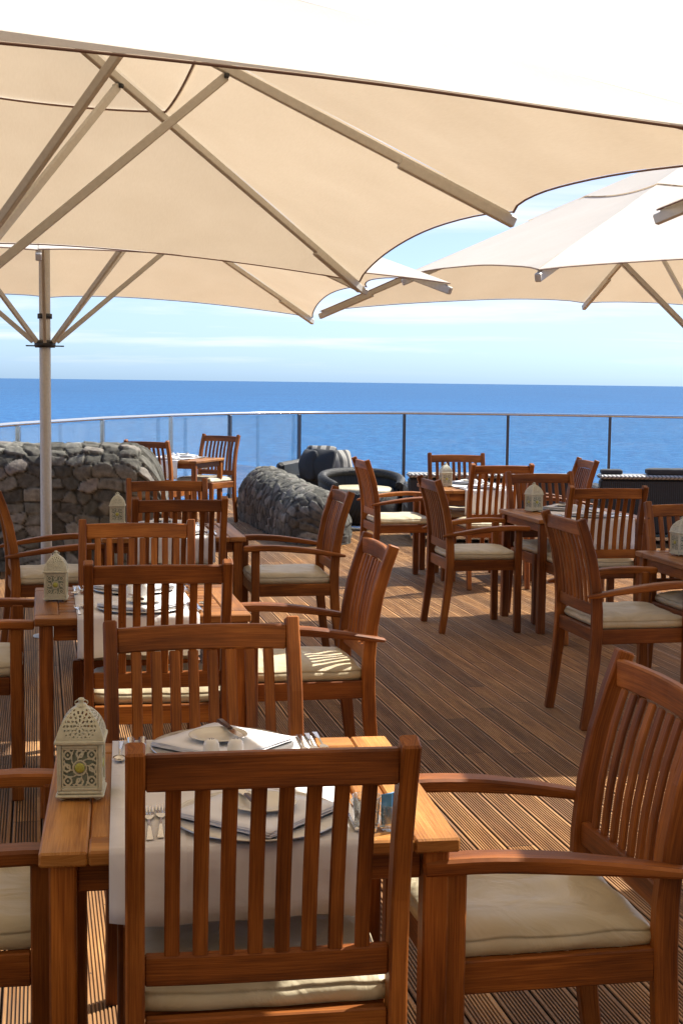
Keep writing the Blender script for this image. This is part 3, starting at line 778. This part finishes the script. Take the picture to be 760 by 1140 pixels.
# ------------------------------------------------------------------ umbrellas
HM, HC, HA, HH, RS = 2.205, 2.096, 3.09, 1.831, .976
def mk_umbrella():
    t = empty('patio_umbrella'); a = 2.0
    tips = []
    for k in range(8):
        an = k * PI / 4; L = a if k % 2 == 0 else a * math.sqrt(2)
        tips.append(Vector((L * math.cos(an), L * math.sin(an), HM if k % 2 == 0 else HC)))
    apex = Vector((0, 0, HA))
    def sector(k, s0, s1, ns, nt, lift, sc):
        A, B = tips[k], tips[(k + 1) % 8]; vs = []
        for i in range(ns + 1):
            s = s0 + (s1 - s0) * i / ns
            for j in range(nt + 1):
                q = j / nt; edge = A.lerp(B, q); b4 = (4 * q * (1 - q)) ** .75
                e2 = Vector((edge.x, edge.y, 0)); l = e2.length
                pull = sc * b4 * (i / ns) ** 3 if sc else 0
                p = apex.lerp(edge, s * (1 - pull / l))
                p.z += lift - .022 * (4 * q * (1 - q)) * math.sin(PI * min(1, s)) * 1.0
                p.z += .004 * mnoise.noise(Vector((p.x * 1.7, p.y * 1.7, k)))
                vs.append(p)
        return vs
    def weld(vlist, ns, nt):
        mb = MB()
        for vs in vlist:
            mb.add(vs, [(i * (nt + 1) + j, (i + 1) * (nt + 1) + j, (i + 1) * (nt + 1) + j + 1, i * (nt + 1) + j + 1) for i in range(ns) for j in range(nt)], None, True)
        return mb
    main = [sector(k, .445, 1, 16, 16, 0, .105) for k in range(8)]
    weld(main, 16, 16).build('canopy', M['canopy'], t)
    cap = [sector(k, .001, .452, 8, 12, .009, 0) for k in range(8)]
    weld(cap, 8, 12).build('vent_cap', M['canopy'], t)
    hm = MB()
    for k in range(8):
        vs = main[k]; e = vs[-17:]; hm.bar([v + Vector((0, 0, -.004)) for v in e], .005, .009, (0, 0, 1), .002)
        e = vs[:17]; hm.bar([v + Vector((0, 0, -.004)) for v in e], .006, .007, (0, 0, 1), .0015)
    hm.build('hem', M['hem'], t)
    MB().tube([(0, 0, .08), (0, 0, HA - .06)], .034, 28).build('pole', M['alu'], t)
    MB().lathe([(0, HA - .08), (.06, HA - .08), (.07, HA - .05), (.05, HA + .03), (.012, HA + .07), (0, HA + .075)], 24).build('crown', M['alu'], t)
    h = MB().lathe([(.036, HH - .045), (.060, HH - .045), (.064, HH - .03), (.064, HH - .012), (.05, HH), (.036, HH)], 24)
    h.bar([(-.115, 0, HH - .035), (.115, 0, HH - .035)], .018, .008, (0, 1, 0), .002)
    h.lathe([(.0355, HH + .13), (.044, HH + .13), (.044, HH + .16), (.0355, HH + .16)], 20)
    h.build('hub', M['black_plastic'], t)
    for k in range(8):
        d = Vector((tips[k].x, tips[k].y, 0)).normalized(); rt = Vector((-d.y, d.x, 0))
        off = Vector((0, 0, -.028)); tip = tips[k]; L = Vector((tip.x, tip.y, 0)).length
        b = MB(); b.bar([apex.lerp(tip, .06 / L) + off, tip + off - (tip - apex).normalized() * .02], .023, .032, rt, .003)
        rb = b.build('rib', M['alu'], t)
        e = MB(); e.bar([apex.lerp(tip, 1 - .42 / L) + off * 1.35, tip + off * 1.35 + (tip - apex).normalized() * .006], .029, .038, rt, .004); e.build('end_sleeve', M['alu'], rb)
        p1 = apex.lerp(tip, RS / L) + Vector((0, 0, -.055)); p0 = d * .07 + Vector((0, 0, HH - .01))
        s = MB(); s.bar([p0, p1], .020, .030, rt, .003); st = s.build('strut', M['alu'], t)
        j = MB(); j.bar([p1 + rt * -.024, p1 + rt * .024], .016, .016, (0, 0, 1), .003); j.build('joint_bolt', M['black_plastic'], st)
    bp = MB(); bp.lathe([(.085, .001), (.085, .008), (.05, .014), (.045, .09), (.036, .09)], 24); bp.build('floor_flange', M['alu'], t)
    return t
um = mk_umbrella()
UM = [(-1.345, 4.56, 0, .253, 'largest umbrella in view, overhead at the upper left with its struts crossing the corner'),
      (-1.821, 8.699, 0, .193, 'umbrella whose pale pole stands in full view in front of the left stone wall'),
      (2.271, 8.617, 0, .253, 'umbrella at the right whose bright white slope shows above its beige underside'),
      (3.50, 3.66, .14, .211, 'umbrella of which only one pointed corner enters at the right edge')]
for i, (x, y, z, a, lb) in enumerate(UM):
    o = um if i == 0 else copy_tree(um); o.location = (x, y, z); o.rotation_euler = (0, 0, a)
    o.scale = (1, 1.03 if i == 0 else 1, 1)
    tag(o, lb, 'umbrella', 'large square cream umbrellas')

# ------------------------------------------------------------------ deck
FENCE = [(-3.35, 12.3), (-3.18, 13.9), (-2.74, 16.2), (-2.17, 17.95), (-1.53, 19.25), (-.62, 20.30), (.91, 20.95), (2.44, 20.95), (3.90, 20.70), (5.40, 20.2), (6.9, 19.5), (8.4, 18.6), (9.9, 17.5)]
WALL_BACK = [(-9, 12.3)] + FENCE
def to_grid(x, y): return (x * math.cos(GY) + y * math.sin(GY), -x * math.sin(GY) + y * math.cos(GY))
FG = [to_grid(x, y + .12) for x, y in [(-14, 8.2), (-8, 10)] + FENCE + [(14, 14)]]
def fence_y(gx):
    best = None
    for (x0, y0), (x1, y1) in zip(FG, FG[1:]):
        if min(x0, x1) <= gx <= max(x0, x1) and abs(x1 - x0) > 1e-6:
            y = y0 + (y1 - y0) * (gx - x0) / (x1 - x0); best = y if best is None else max(best, y)
    return best if best is not None else 14
def build_deck():
    g = .005; vs = []; fs = []
    prof = [(g / 2, -.022), (g / 2, -.004), (g / 2 + .003, -.0005), (g / 2 + .008, 0)]
    n = 8; x0 = g / 2 + .010; x1 = BP - g / 2 - .010; w = (x1 - x0) / n
    for i in range(n):
        a = x0 + w * i
        prof += [(a, -.0002), (a + w * .22, -.0042), (a + w * .42, -.0042), (a + w * .62, -.0002)]
    prof += [(x1, 0), (BP - g / 2 - .003, -.0005), (BP - g / 2, -.004), (BP - g / 2, -.022)]
    m = len(prof)
    for b in range(-85, 110):
        X = b * BP; dz = rnd.uniform(-.0008, .0008); ye = fence_y(X + BP / 2); ys = -4.5
        for y in (ys, ye):
            for px, pz in prof: vs.append((X + px, y, pz + dz))
        base = len(vs) - 2 * m
        for i in range(m - 1): fs.append((base + i, base + i + 1, base + m + i + 1, base + m + i))
    me = bpy.data.meshes.new('deck'); me.from_pydata(vs, [], fs); me.materials.append(M['deck']); me.update()
    o = bpy.data.objects.new('deck', me); C.objects.link(o); o.rotation_euler = (0, 0, GY)
    tag(o, None, None, None, 'structure')
build_deck()
# ground under the deck, cliff and sea
def ground():
    pts = [(-40, -60), (-40, 0), (-8, 10)] + [(x, y + .10) for x, y in FENCE] + [(40, 12)] + [(40, -60)]
    m = MB(); n = len(pts)
    vs = [(x, y, -.03) for x, y in pts] + [(x * 1.02, y + (.8 if y > 0 else 0), -1.2) for x, y in pts] + [(x * 1.05, y + (3 if y > 0 else 0), -26) for x, y in pts]
    fs = [tuple(reversed(range(n)))]
    for l in (0, 1):
        for i in range(n): q = (i + 1) % n; fs.append((l * n + i, l * n + q, (l + 1) * n + q, (l + 1) * n + i))
    m.add(vs, fs); o = m.build('ground', M['rock']); tag(o, kind='structure')
ground()
m = MB(); SZ = 60000
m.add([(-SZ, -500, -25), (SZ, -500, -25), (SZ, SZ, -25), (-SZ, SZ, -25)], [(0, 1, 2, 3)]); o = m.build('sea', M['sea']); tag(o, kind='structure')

# ------------------------------------------------------------------ stone walls
def vor_cells(P, sc, seed):
    """nearest / second nearest distance and cell id for points P (n,2), jittered grid"""
    sx, sy = sc; U = P / np.array([sx, sy]); row = np.floor(U[:, 1]); 
    best = np.full(len(P), 9.); off = np.zeros((len(P), 2)); sec = np.full(len(P), 9.); idd = np.zeros(len(P))
    base = np.floor(U)
    for dx in (-2, -1, 0, 1, 2):
        for dy in (-1, 0, 1):
            c = base + np.array([dx, dy]); h = np.sin(c[:, 0] * 127.1 + c[:, 1] * 311.7 + seed) * 43758.5453; h1 = h - np.floor(h)
            g = np.sin(c[:, 0] * 269.5 + c[:, 1] * 183.3 + seed * 2) * 43758.5453; g1 = g - np.floor(g)
            q = c + .5 + np.stack([(h1 - .5) * .85, (g1 - .5) * .55], 1); d = np.abs(U - q)
            d = (d[:, 0] ** 3 + d[:, 1] ** 3) ** (1 / 3)
            nb = d < best; sec = np.where(nb, best, np.minimum(sec, d)); idd = np.where(nb, h1 * 7.31 % 1, idd); off = np.where(nb[:, None], U - q, off); best = np.where(nb, d, best)
    return best, sec, idd, off
def stone_wall(path, hw, hgt, label, name, res=.0125, hgt2=None, rad=None, cell=(.165, .10), seed=1, cap0=False, flat=1.):
    P = [Vector((x, y, 0)) for x, y in path]
    seg = [0]
    for a, b in zip(P, P[1:]): seg.append(seg[-1] + (b - a).length)
    T = seg[-1]; ns = int(T / res); sts = []
    for i in range(ns + 1):
        l = T * i / ns; k = max(j for j in range(len(P) - 1) if seg[j] <= l + 1e-9)
        q = (l - seg[k]) / (seg[k + 1] - seg[k]); sts.append((l, P[k].lerp(P[k + 1], q), (P[k + 1] - P[k]).normalized()))
    rad = rad or hw
    prof = []  # (n offset, z, nx, nz)
    straight = hgt - rad; nz_ = int(straight / res)
    for i in range(nz_): prof.append((-hw, straight * i / nz_, -1, 0))
    na = int(PI * rad / res)
    for i in range(na + 1):
        an = PI - PI * i / na; prof.append((hw * math.cos(an), straight + rad * math.sin(an), math.cos(an), math.sin(an)))
    for i in range(nz_ - 1, -1, -1): prof.append((hw, straight * i / nz_, 1, 0))
    vs = []; uv = []; nr = []
    plen = [0]
    for a, b in zip(prof, prof[1:]): plen.append(plen[-1] + math.hypot(b[0] - a[0], b[1] - a[1]))
    for (l, c, t) in sts:
        n = Vector((t.y, -t.x, 0))
        e = T - l; k = 1.
        if e < hw: k = math.sqrt(max(0, 1 - ((hw - e) / hw) ** 2))
        if cap0 and l < hw: k = math.sqrt(max(0, 1 - ((hw - l) / hw) ** 2))
        k = max(k, .02); tt = 0 if k > .999 else math.sqrt(1 - k * k) * (1 if not (cap0 and l < hw) else -1)
        hk = (1 - (1 - k) * .42) * (1 + ((hgt2 or hgt) / hgt - 1) * l / T)
        for (o, z, nx, nz), pl in zip(prof, plen):
            vs.append(c + n * (o * k) + Vector((0, 0, z * hk))); uv.append((l, pl)); v = n * nx * k + Vector((0, 0, nz)) + t * tt; nr.append(v.normalized())
    V = np.array([tuple(v) for v in vs]); N = np.array([tuple(v) for v in nr]); U = np.array(uv)
    wob = np.array([[mnoise.noise(Vector((u * 3, w * 3, seed))) * .06, mnoise.noise(Vector((u * 3, w * 3, seed + 9))) * .05] for u, w in uv])
    b, s2, idd, of = vor_cells(U + wob, cell, seed * 1.7)
    edge = np.clip((s2 - b) / .11, 0, 1); edge = edge * edge * (3 - 2 * edge)
    fine = np.array([mnoise.noise(Vector((v[0] * 16, v[1] * 16, v[2] * 16))) for v in V])
    big = np.array([mnoise.noise(Vector((v[0] * 1.5, v[1] * 1.5, v[2] * 1.5 + seed))) for v in V])
    tilt = of[:, 0] * (idd * 5.3 % 1 - .5) * .05 + of[:, 1] * (idd * 9.1 % 1 - .3) * .05
    disp = flat * (-.012 + .016 * edge + .014 * (idd - .5) + tilt) + .004 * fine + .012 * big
    V2 = V + N * disp[:, None]
    m = len(prof); fs = [(i * m + j, (i + 1) * m + j, (i + 1) * m + j + 1, i * m + j + 1) for i in range(ns) for j in range(m - 1)]
    me = bpy.data.meshes.new(name); me.from_pydata([tuple(v) for v in V2], [], fs); me.materials.append(M['stone'])
    at = me.attributes.new('stone', 'FLOAT_VECTOR', 'POINT'); at.data.foreach_set('vector', np.stack([idd, 1 - edge, fine], 1).astype(np.float32).ravel())
    me.polygons.foreach_set('use_smooth', [True] * len(fs)); me.update()
    o = bpy.data.objects.new(name, me); C.objects.link(o); tag(o, label, 'stone wall')
    return o
stone_wall([(-6.4, 12.3), (-4.5, 12.0), (-3, 11.95), (-1.48, 11.85)], .30, 1.06, 'tall rubble stone wall at the left, its rounded top lit, its face in shade', 'stone_wall', rad=.24)
stone_wall([(-.14, 13.75), (-.5, 15.0), (-.96, 16.75)], .33, .50, 'low rounded rubble stone wall between the farthest table and the round wicker chair', 'stone_wall', seed=4, cap0=True, flat=.75, cell=(.125, .09), hgt2=.63)

# ------------------------------------------------------------------ balustrade
bal = empty('glass_balustrade', (0, 0, 0)); tag(bal, 'glass balustrade with steel posts and top rail curving along the edge above the sea', 'balustrade')
RH = 1.15
rail = MB(); rail.tube([(x, y, RH) for x, y in FENCE], .021, 12); rail.build('top_rail', M['chrome'], bal)
for i, (x, y) in enumerate(FENCE):
    p = MB(); a = FENCE[max(i - 1, 0)]; b = FENCE[min(i + 1, len(FENCE) - 1)]; d = Vector((b[0] - a[0], b[1] - a[1], 0)).normalized()
    p.bar([(x, y, .004), (x, y, RH - .022)], .042, .05, d, .003); p.bar([(x - d.x * .06, y - d.y * .06, .006), (x + d.x * .06, y + d.y * .06, .006)], .10, .01, (0, 0, 1), .002)
    p.build('post', M['rail_dark'] if i > 3 else M['chrome'], bal)
for (a, b) in zip(FENCE, FENCE[1:]):
    A = Vector((*a, 0)); B = Vector((*b, 0)); d = (B - A).normalized(); n = Vector((d.y, -d.x, 0)) * .005
    A += d * .035; B -= d * .035
    g = MB(); vs = [A - n, B - n, B + n, A + n]; vs = [v + Vector((0, 0, .08)) for v in vs] + [v + Vector((0, 0, RH - .03)) for v in vs]
    g.add(vs, [(0, 3, 2, 1), (4, 5, 6, 7), (0, 1, 5, 4), (1, 2, 6, 5), (2, 3, 7, 6), (3, 0, 4, 7)]); g.build('glass_pane', M['glass'], bal)

# ------------------------------------------------------------------ lounge furniture by the sea
def soft_box(w, d, h, r=.05, n=14, seed=0):
    vs = []; fs = []; mb = MB(); rr = random.Random(seed); off = Vector((rr.uniform(0, 50),) * 3)
    import itertools
    for ax, sg in itertools.product(range(3), (-1, 1)):
        b = len(vs)
        for j in range(n + 1):
            for i in range(n + 1):
                u, v = -1 + 2 * i / n, -1 + 2 * j / n; p = [0, 0, 0]; p[ax] = sg; p[(ax + 1) % 3] = u * sg; p[(ax + 2) % 3] = v
                q = Vector(p); l = (abs(q.x) ** 5 + abs(q.y) ** 5 + abs(q.z) ** 5) ** .2; q /= l
                q = Vector((q.x * w / 2, q.y * d / 2, q.z * h / 2)); q += q.normalized() * .012 * mnoise.noise(q * 9 + off); vs.append(q)
        fs += [(b + j * (n + 1) + i, b + j * (n + 1) + i + 1, b + (j + 1) * (n + 1) + i + 1, b + (j + 1) * (n + 1) + i) for j in range(n) for i in range(n)]
    mb.add(vs, fs, None, True); return mb
def wicker_sofa(x, y, rz, L, label, back=.70):
    t = empty('wicker_sofa', (x, y, 0), rz); tag(t, label, 'sofa')
    b = MB(); b.box(-L / 2, L / 2, -.14, -.001, .10, back - .045, .02); b.box(-L / 2, L / 2, 0.002, .70, .10, .36, .02)
    b.box(-L / 2, -L / 2 + .13, .001, .70, .365, .56, .02); b.box(L / 2 - .13, L / 2, .001, .70, .365, .56, .02); b.build('frame', M['wicker'], t)
    tb = MB(); tb.bar([(-L / 2 - .01, -.06, back - .02), (L / 2 + .01, -.06, back - .02)], .22, .045, (0, 1, 0), .018); tb.build('back_rim', M['wicker_sunlit'], t)
    pl = MB(); pl.box(-L / 2 + .04, L / 2 - .04, -.09, .64, .03, .075, .006)
    for q in (-1, 1):
        for yy in (-.05, .58): pl.lathe([(.02, 0), (.02, .03)], 10, (q * (L / 2 - .1), yy, 0))
    pl.build('plinth', M['chrome'], t)
    n = max(1, round(L / .75)); w = (L - .28) / n
    for i in range(n):
        s = soft_box(w - .01, .60, .14, seed=i); s.v = [(a - L / 2 + .14 + w * (i + .5), b_ + .36, c + .44) for a, b_, c in s.v]; s.build('seat_cushion', M['cushion'], t)
    return t
wicker_sofa(1.52, 14.25, .02, 1.72, 'long black wicker sofa, its rim coloured as sunlit, behind the back middle table')
wicker_sofa(4.05, 14.35, 0, 2.9, 'black wicker sofa at the right edge with a dark bolster on its rim')
def pillow(x, y, z, rx, rz, mat, label, s=.44):
    m = soft_box(s, .15, s, seed=int(x * 100)); m.v = [(a * (1 + .12 * (c / s * 2) ** 2), b * (1.25 - (a / s * 2) ** 2 * .9) * (1.2 - (c / s * 2) ** 2 * .8), c * (1 + .12 * (a / s * 2) ** 2)) for a, b, c in m.v]
    o = m.build('throw_pillow', mat); o.location = (x, y, z); o.rotation_euler = (rx, 0, rz); tag(o, label, 'pillow', 'pillows on the wicker seats')
    return o
# dark bolster and small dark cushion lying on the rim of the right sofa
o = soft_box(.46, .2, .07, seed=5).build('bolster', M['dark_fabric']); o.location = (3.30, 14.30, .733); tag(o, 'dark rounded bolster lying on the rim of the right wicker sofa', 'bolster')
o = soft_box(.22, .16, .05, seed=6).build('bolster', M['dark_fabric']); o.location = (2.72, 14.30, .728); tag(o, 'small flat dark cushion lying on the rim of the right wicker sofa', 'cushion')
# round tub chair
t = empty('tub_chair', (.22, 15.7, 0), .25); tag(t, 'round black wicker tub chair with a sunlit white seat beside the low stone wall', 'lounge chair')
MB().lathe([(.36, .05), (.40, .08), (.45, .38), (.43, .40), (0, .40)], 40).build('base', M['wicker'], t)
MB().lathe([(0, .36), (.33, .36), (.36, .39), (.35, .425), (.31, .44), (0, .445)], 36).build('seat_cushion', M['cushion'], t)
b = MB(); pts = []
for i in range(29):
    q = i / 28; an = R(-35 + 250 * q) ; hgt = .46 + .12 * math.sin(PI * q) ** .7
    pts.append((.44 * math.cos(an), .44 * math.sin(an), hgt))
b.tube(pts, .05, 12)
vs = []; fs = []
for i, p in enumerate(pts):
    for rr, zz in ((.475, .08), (.485, p[2]), (.415, p[2]), (.415, .40)):
        l = math.hypot(p[0], p[1]); vs.append((p[0] / l * rr, p[1] / l * rr, zz))
for i in range(28):
    for j in range(3): fs.append((i * 4 + j, (i + 1) * 4 + j, (i + 1) * 4 + j + 1, i * 4 + j + 1))
b.add(vs, fs, None, True); b.build('backrest', M['wicker'], t)
MB().lathe([(.37, .0), (.37, .045), (.35, .045), (.35, 0)], 32).build('foot_ring', M['chrome'], t)
# daybed whose pillows rise over the low wall
t = empty('wicker_daybed', (-.25, 17.35, 0), -.25); tag(t, 'black wicker daybed half hidden behind the low stone wall, heaped with pillows', 'daybed')
MB().box(-.45, .50, -.40, .75, .05, .32, .03).build('frame', M['wicker'], t)
MB().box(-.46, -.36, -.42, .77, .33, .62, .03).build('backrest', M['wicker'], t)
s = soft_box(.84, 1.10, .14); s.v = [(a + .07, b_ + .18, c + .395) for a, b_, c in s.v]; s.build('seat_cushion', M['dark_fabric'], t)
pillow(-.40, 17.00, .60, -.15, -1.15, M['dark_fabric'], 'dark charcoal pillow leaning at the left end of the wicker daybed', .36)
pillow(-.24, 16.90, .60, -.25, -.75, M['dark_fabric'], 'dark charcoal pillow in the middle of the heap on the wicker daybed', .38)
pillow(-.04, 17.02, .60, -.3, .55, M['stripe'], 'striped grey and cream pillow at the right of the heap on the wicker daybed', .36)
pillow(-.26, 17.30, .64, -.3, -.2, M['stripe'], 'striped pillow peeping out behind the two charcoal pillows', .36)

# ------------------------------------------------------------------ unseen facade and awning, added to hold back sky light and sun
M['render'] = mat_simple('lime_render', (.34, .30, .25), .9, 0, 14, .3, .12)
M['roof_tile'] = mat_simple('roof_slab', (.16, .12, .10), .9, 0, 8, .3, .2)
bd = empty('added_blocker_facade', (.9, -6.2, 0), GY); tag(bd, 'unseen plain facade added behind the camera to block sky light', 'building')  # facade added out of view to cut sky fill on camera-facing sides
W = MB(); xs = [-16, -7.2, -5.0, -1.6, .6, 4.0, 6.2, 16]
for i in range(0, 8, 2): W.box(xs[i], xs[i + 1], -.3, 0, 0, 2.6, .01)
W.box(-16, 16, -.3, 0, 2.602, 6.2, .01); W.build('wall', M['render'], bd)
MB().box(-16.6, 16.6, -6, .9, 6.205, 6.45, .02).build('roof', M['roof_tile'], bd)
for i in (1, 3, 5):
    f = MB(); x0, x1 = xs[i] + .003, xs[i + 1] - .003
    f.box(x0, x0 + .08, -.2, -.1, 0, 2.598, .004); f.box(x1 - .08, x1, -.2, -.1, 0, 2.598, .004); f.box(x0 + .082, x1 - .082, -.2, -.1, 2.5, 2.598, .004); f.box((x0 + x1) / 2 - .05, (x0 + x1) / 2 + .05, -.19, -.11, .01, 2.498, .004)
    dr = f.build('door', M['teak'], bd); MB().box(x0 + .082, x1 - .082, -.155, -.145, .01, 2.498, .001).build('pane', M['lantern_glass'], dr)

aw = empty('added_shade_awning', (.9, -6.2, 0), GY); tag(aw, 'unseen cream awning on slim posts, added above the camera to shade the nearest chair', 'awning')  # awning added out of view to keep sun off the nearest chair
m = MB(); vs = []; nx_, ny_ = 10, 20; X0, X1, Y1, Z1, Z0 = -5.2, 2.84, 9.23, 2.75, 3.55
for j in range(ny_ + 1):
    for i in range(nx_ + 1):
        v_ = j / ny_; vs.append((X0 + (X1 - X0) * i / nx_, .01 + (Y1 - .01) * v_, Z0 + (Z1 - Z0) * v_ - .05 * abs(math.sin(PI * v_ * 4)) * math.sin(PI * i / nx_)))
m.add(vs, [(j * (nx_ + 1) + i, j * (nx_ + 1) + i + 1, (j + 1) * (nx_ + 1) + i + 1, (j + 1) * (nx_ + 1) + i) for j in range(ny_) for i in range(nx_)], None, True)
m.build('fabric', M['canopy'], aw)
f = MB(); f.bar([(X0, Y1 - .03, Z1 - .05), (X1, Y1 - .03, Z1 - .05)], .05, .07, (0, 1, 0), .004)
for x in (X0 + .03, -2.5, .2, X1 - .03): f.bar([(x, .01, Z0 - .06), (x, Y1 - .06, Z1 - .055)], .04, .06, (1, 0, 0), .004)
f.build('frame', M['alu'], aw)
for x in (X0 + .06, X1 - .06): MB().bar([(x, Y1 - .4, 0), (x, Y1 - .4, Z1 - .06)], .07, .07, (1, 0, 0), .005).build('post', M['alu'], aw)

# ------------------------------------------------------------------ world, sun, camera
AZ = math.atan2(.72, .45); EL = math.atan(1 / math.hypot(.72, .45))      # azimuth clockwise from +Y
w = bpy.data.worlds.new('World'); S.world = w; w.use_nodes = True
k = NT(w.node_tree); nt = w.node_tree; nt.nodes.clear()
out = k.n('OutputWorld'); bg = k.n('Background'); bg.inputs[1].default_value = .08
sky = k.n('TexSky', sky_type='NISHITA'); sky.sun_disc = False; sky.sun_elevation = EL; sky.sun_rotation = AZ
sky.air_density = 1.0; sky.dust_density = .6; sky.ozone_density = 1.0; sky.altitude = 30
tc = k.n('TexCoord'); sp = k.n('SeparateXYZ'); k.l(tc.outputs['Generated'], sp.inputs[0])
# clouds on a flat layer overhead
zc = k.math('MAXIMUM', sp.outputs[2], 0.); px = k.math('DIVIDE', sp.outputs[0], k.math('ADD', zc, .10)); py = k.math('DIVIDE', sp.outputs[1], k.math('ADD', zc, .10))
cb = k.n('CombineXYZ'); k.l(px, cb.inputs[0]); k.l(py, cb.inputs[1])
mp = k.n('Mapping'); mp.inputs['Scale'].default_value = (.42, .95, 1); mp.inputs['Location'].default_value = (3.1, 1.7, 0); k.l(cb.outputs[0], mp.inputs[0])
no = k.n('TexNoise'); no.inputs['Scale'].default_value = 1.0; no.inputs['Detail'].default_value = 8; no.inputs['Roughness'].default_value = .58; no.inputs['Distortion'].default_value = .4; k.l(mp.outputs[0], no.inputs[0])
# more cover higher up
dt = k.n('VectorMath', operation='DOT_PRODUCT'); k.l(tc.outputs['Generated'], dt.inputs[0]); dt.inputs[1].default_value = (.28, .96, 0)
fwd = k.n('MapRange'); fwd.inputs['From Min'].default_value = .35; fwd.inputs['From Max'].default_value = .85; k.l(dt.outputs['Value'], fwd.inputs['Value'])
hi = k.n('MapRange'); hi.inputs['From Min'].default_value = .10; hi.inputs['From Max'].default_value = .24; hi.inputs['To Min'].default_value = 0; hi.inputs['To Max'].default_value = .36; k.l(sp.outputs[2], hi.inputs['Value'])
cov = k.math('ADD', k.math('SUBTRACT', no.outputs[0], .035), k.math('MULTIPLY', hi.outputs[0], fwd.outputs[0]))
cm = k.ramp(cov, [(.45, (0, 0, 0)), (.56, (.5, .5, .5)), (.66, (1, 1, 1))])
tint = k.mix(1., sky.outputs[0], k.ramp(sp.outputs[2], [(.0, (.63, .97, 1.75)), (.05, (.76, .93, 1.42)), (.14, (.90, .90, 1.2)), (.5, (.85, .95, 1.1))]), 'MULTIPLY')
lowf = k.n('MapRange'); lowf.inputs['From Min'].default_value = .004; lowf.inputs['From Max'].default_value = .03; lowf.inputs['To Max'].default_value = .85; k.l(sp.outputs[2], lowf.inputs['Value'])
c = k.mix(k.math('MULTIPLY', cm, lowf.outputs[0]), tint, (7.5, 7.5, 7.7)); k.l(c, bg.inputs[0]); k.l(bg.outputs[0], out.inputs[0])
sl = bpy.data.lights.new('sun', 'SUN'); sl.energy = 5.0; sl.angle = R(.55); sl.color = (1, .93, .82)
so = bpy.data.objects.new('sun', sl); C.objects.link(so)
d = Vector((.72, .45, 1)).normalized(); so.rotation_euler = d.to_track_quat('Z', 'Y').to_euler()

cam = bpy.data.cameras.new('camera'); co = bpy.data.objects.new('camera', cam); C.objects.link(co); S.camera = co
p, r = .09179, .012094
Fv = Vector((0, math.cos(p), -math.sin(p))); Rt = Vector((1, 0, 0)); Up = Vector((0, math.sin(p), math.cos(p)))
cr, sr = math.cos(r), math.sin(r); R2 = cr * Rt + sr * Up; U2 = -sr * Rt + cr * Up
mw = Matrix((R2, U2, -Fv)).transposed().to_4x4(); mw.translation = (0, 0, 1.6); co.matrix_world = mw
cam.sensor_fit = 'VERTICAL'; cam.sensor_height = 36; cam.lens = 36 * 1575.13 / 1140; cam.clip_start = .05; cam.clip_end = 200000
S.view_settings.view_transform = 'Standard'; S.view_settings.look = 'None'; S.view_settings.exposure = 1.0; S.view_settings.gamma = 1
S.render.engine = 'CYCLES'; S.cycles.use_denoising = True; S.cycles.max_bounces = 5; S.cycles.diffuse_bounces = 3; S.cycles.glossy_bounces = 2; S.cycles.transparent_max_bounces = 10; S.cycles.use_adaptive_sampling = True; S.cycles.adaptive_threshold = .025; S.cycles.caustics_reflective = False; S.cycles.caustics_refractive = False
S.cycles.sample_clamp_indirect = 8
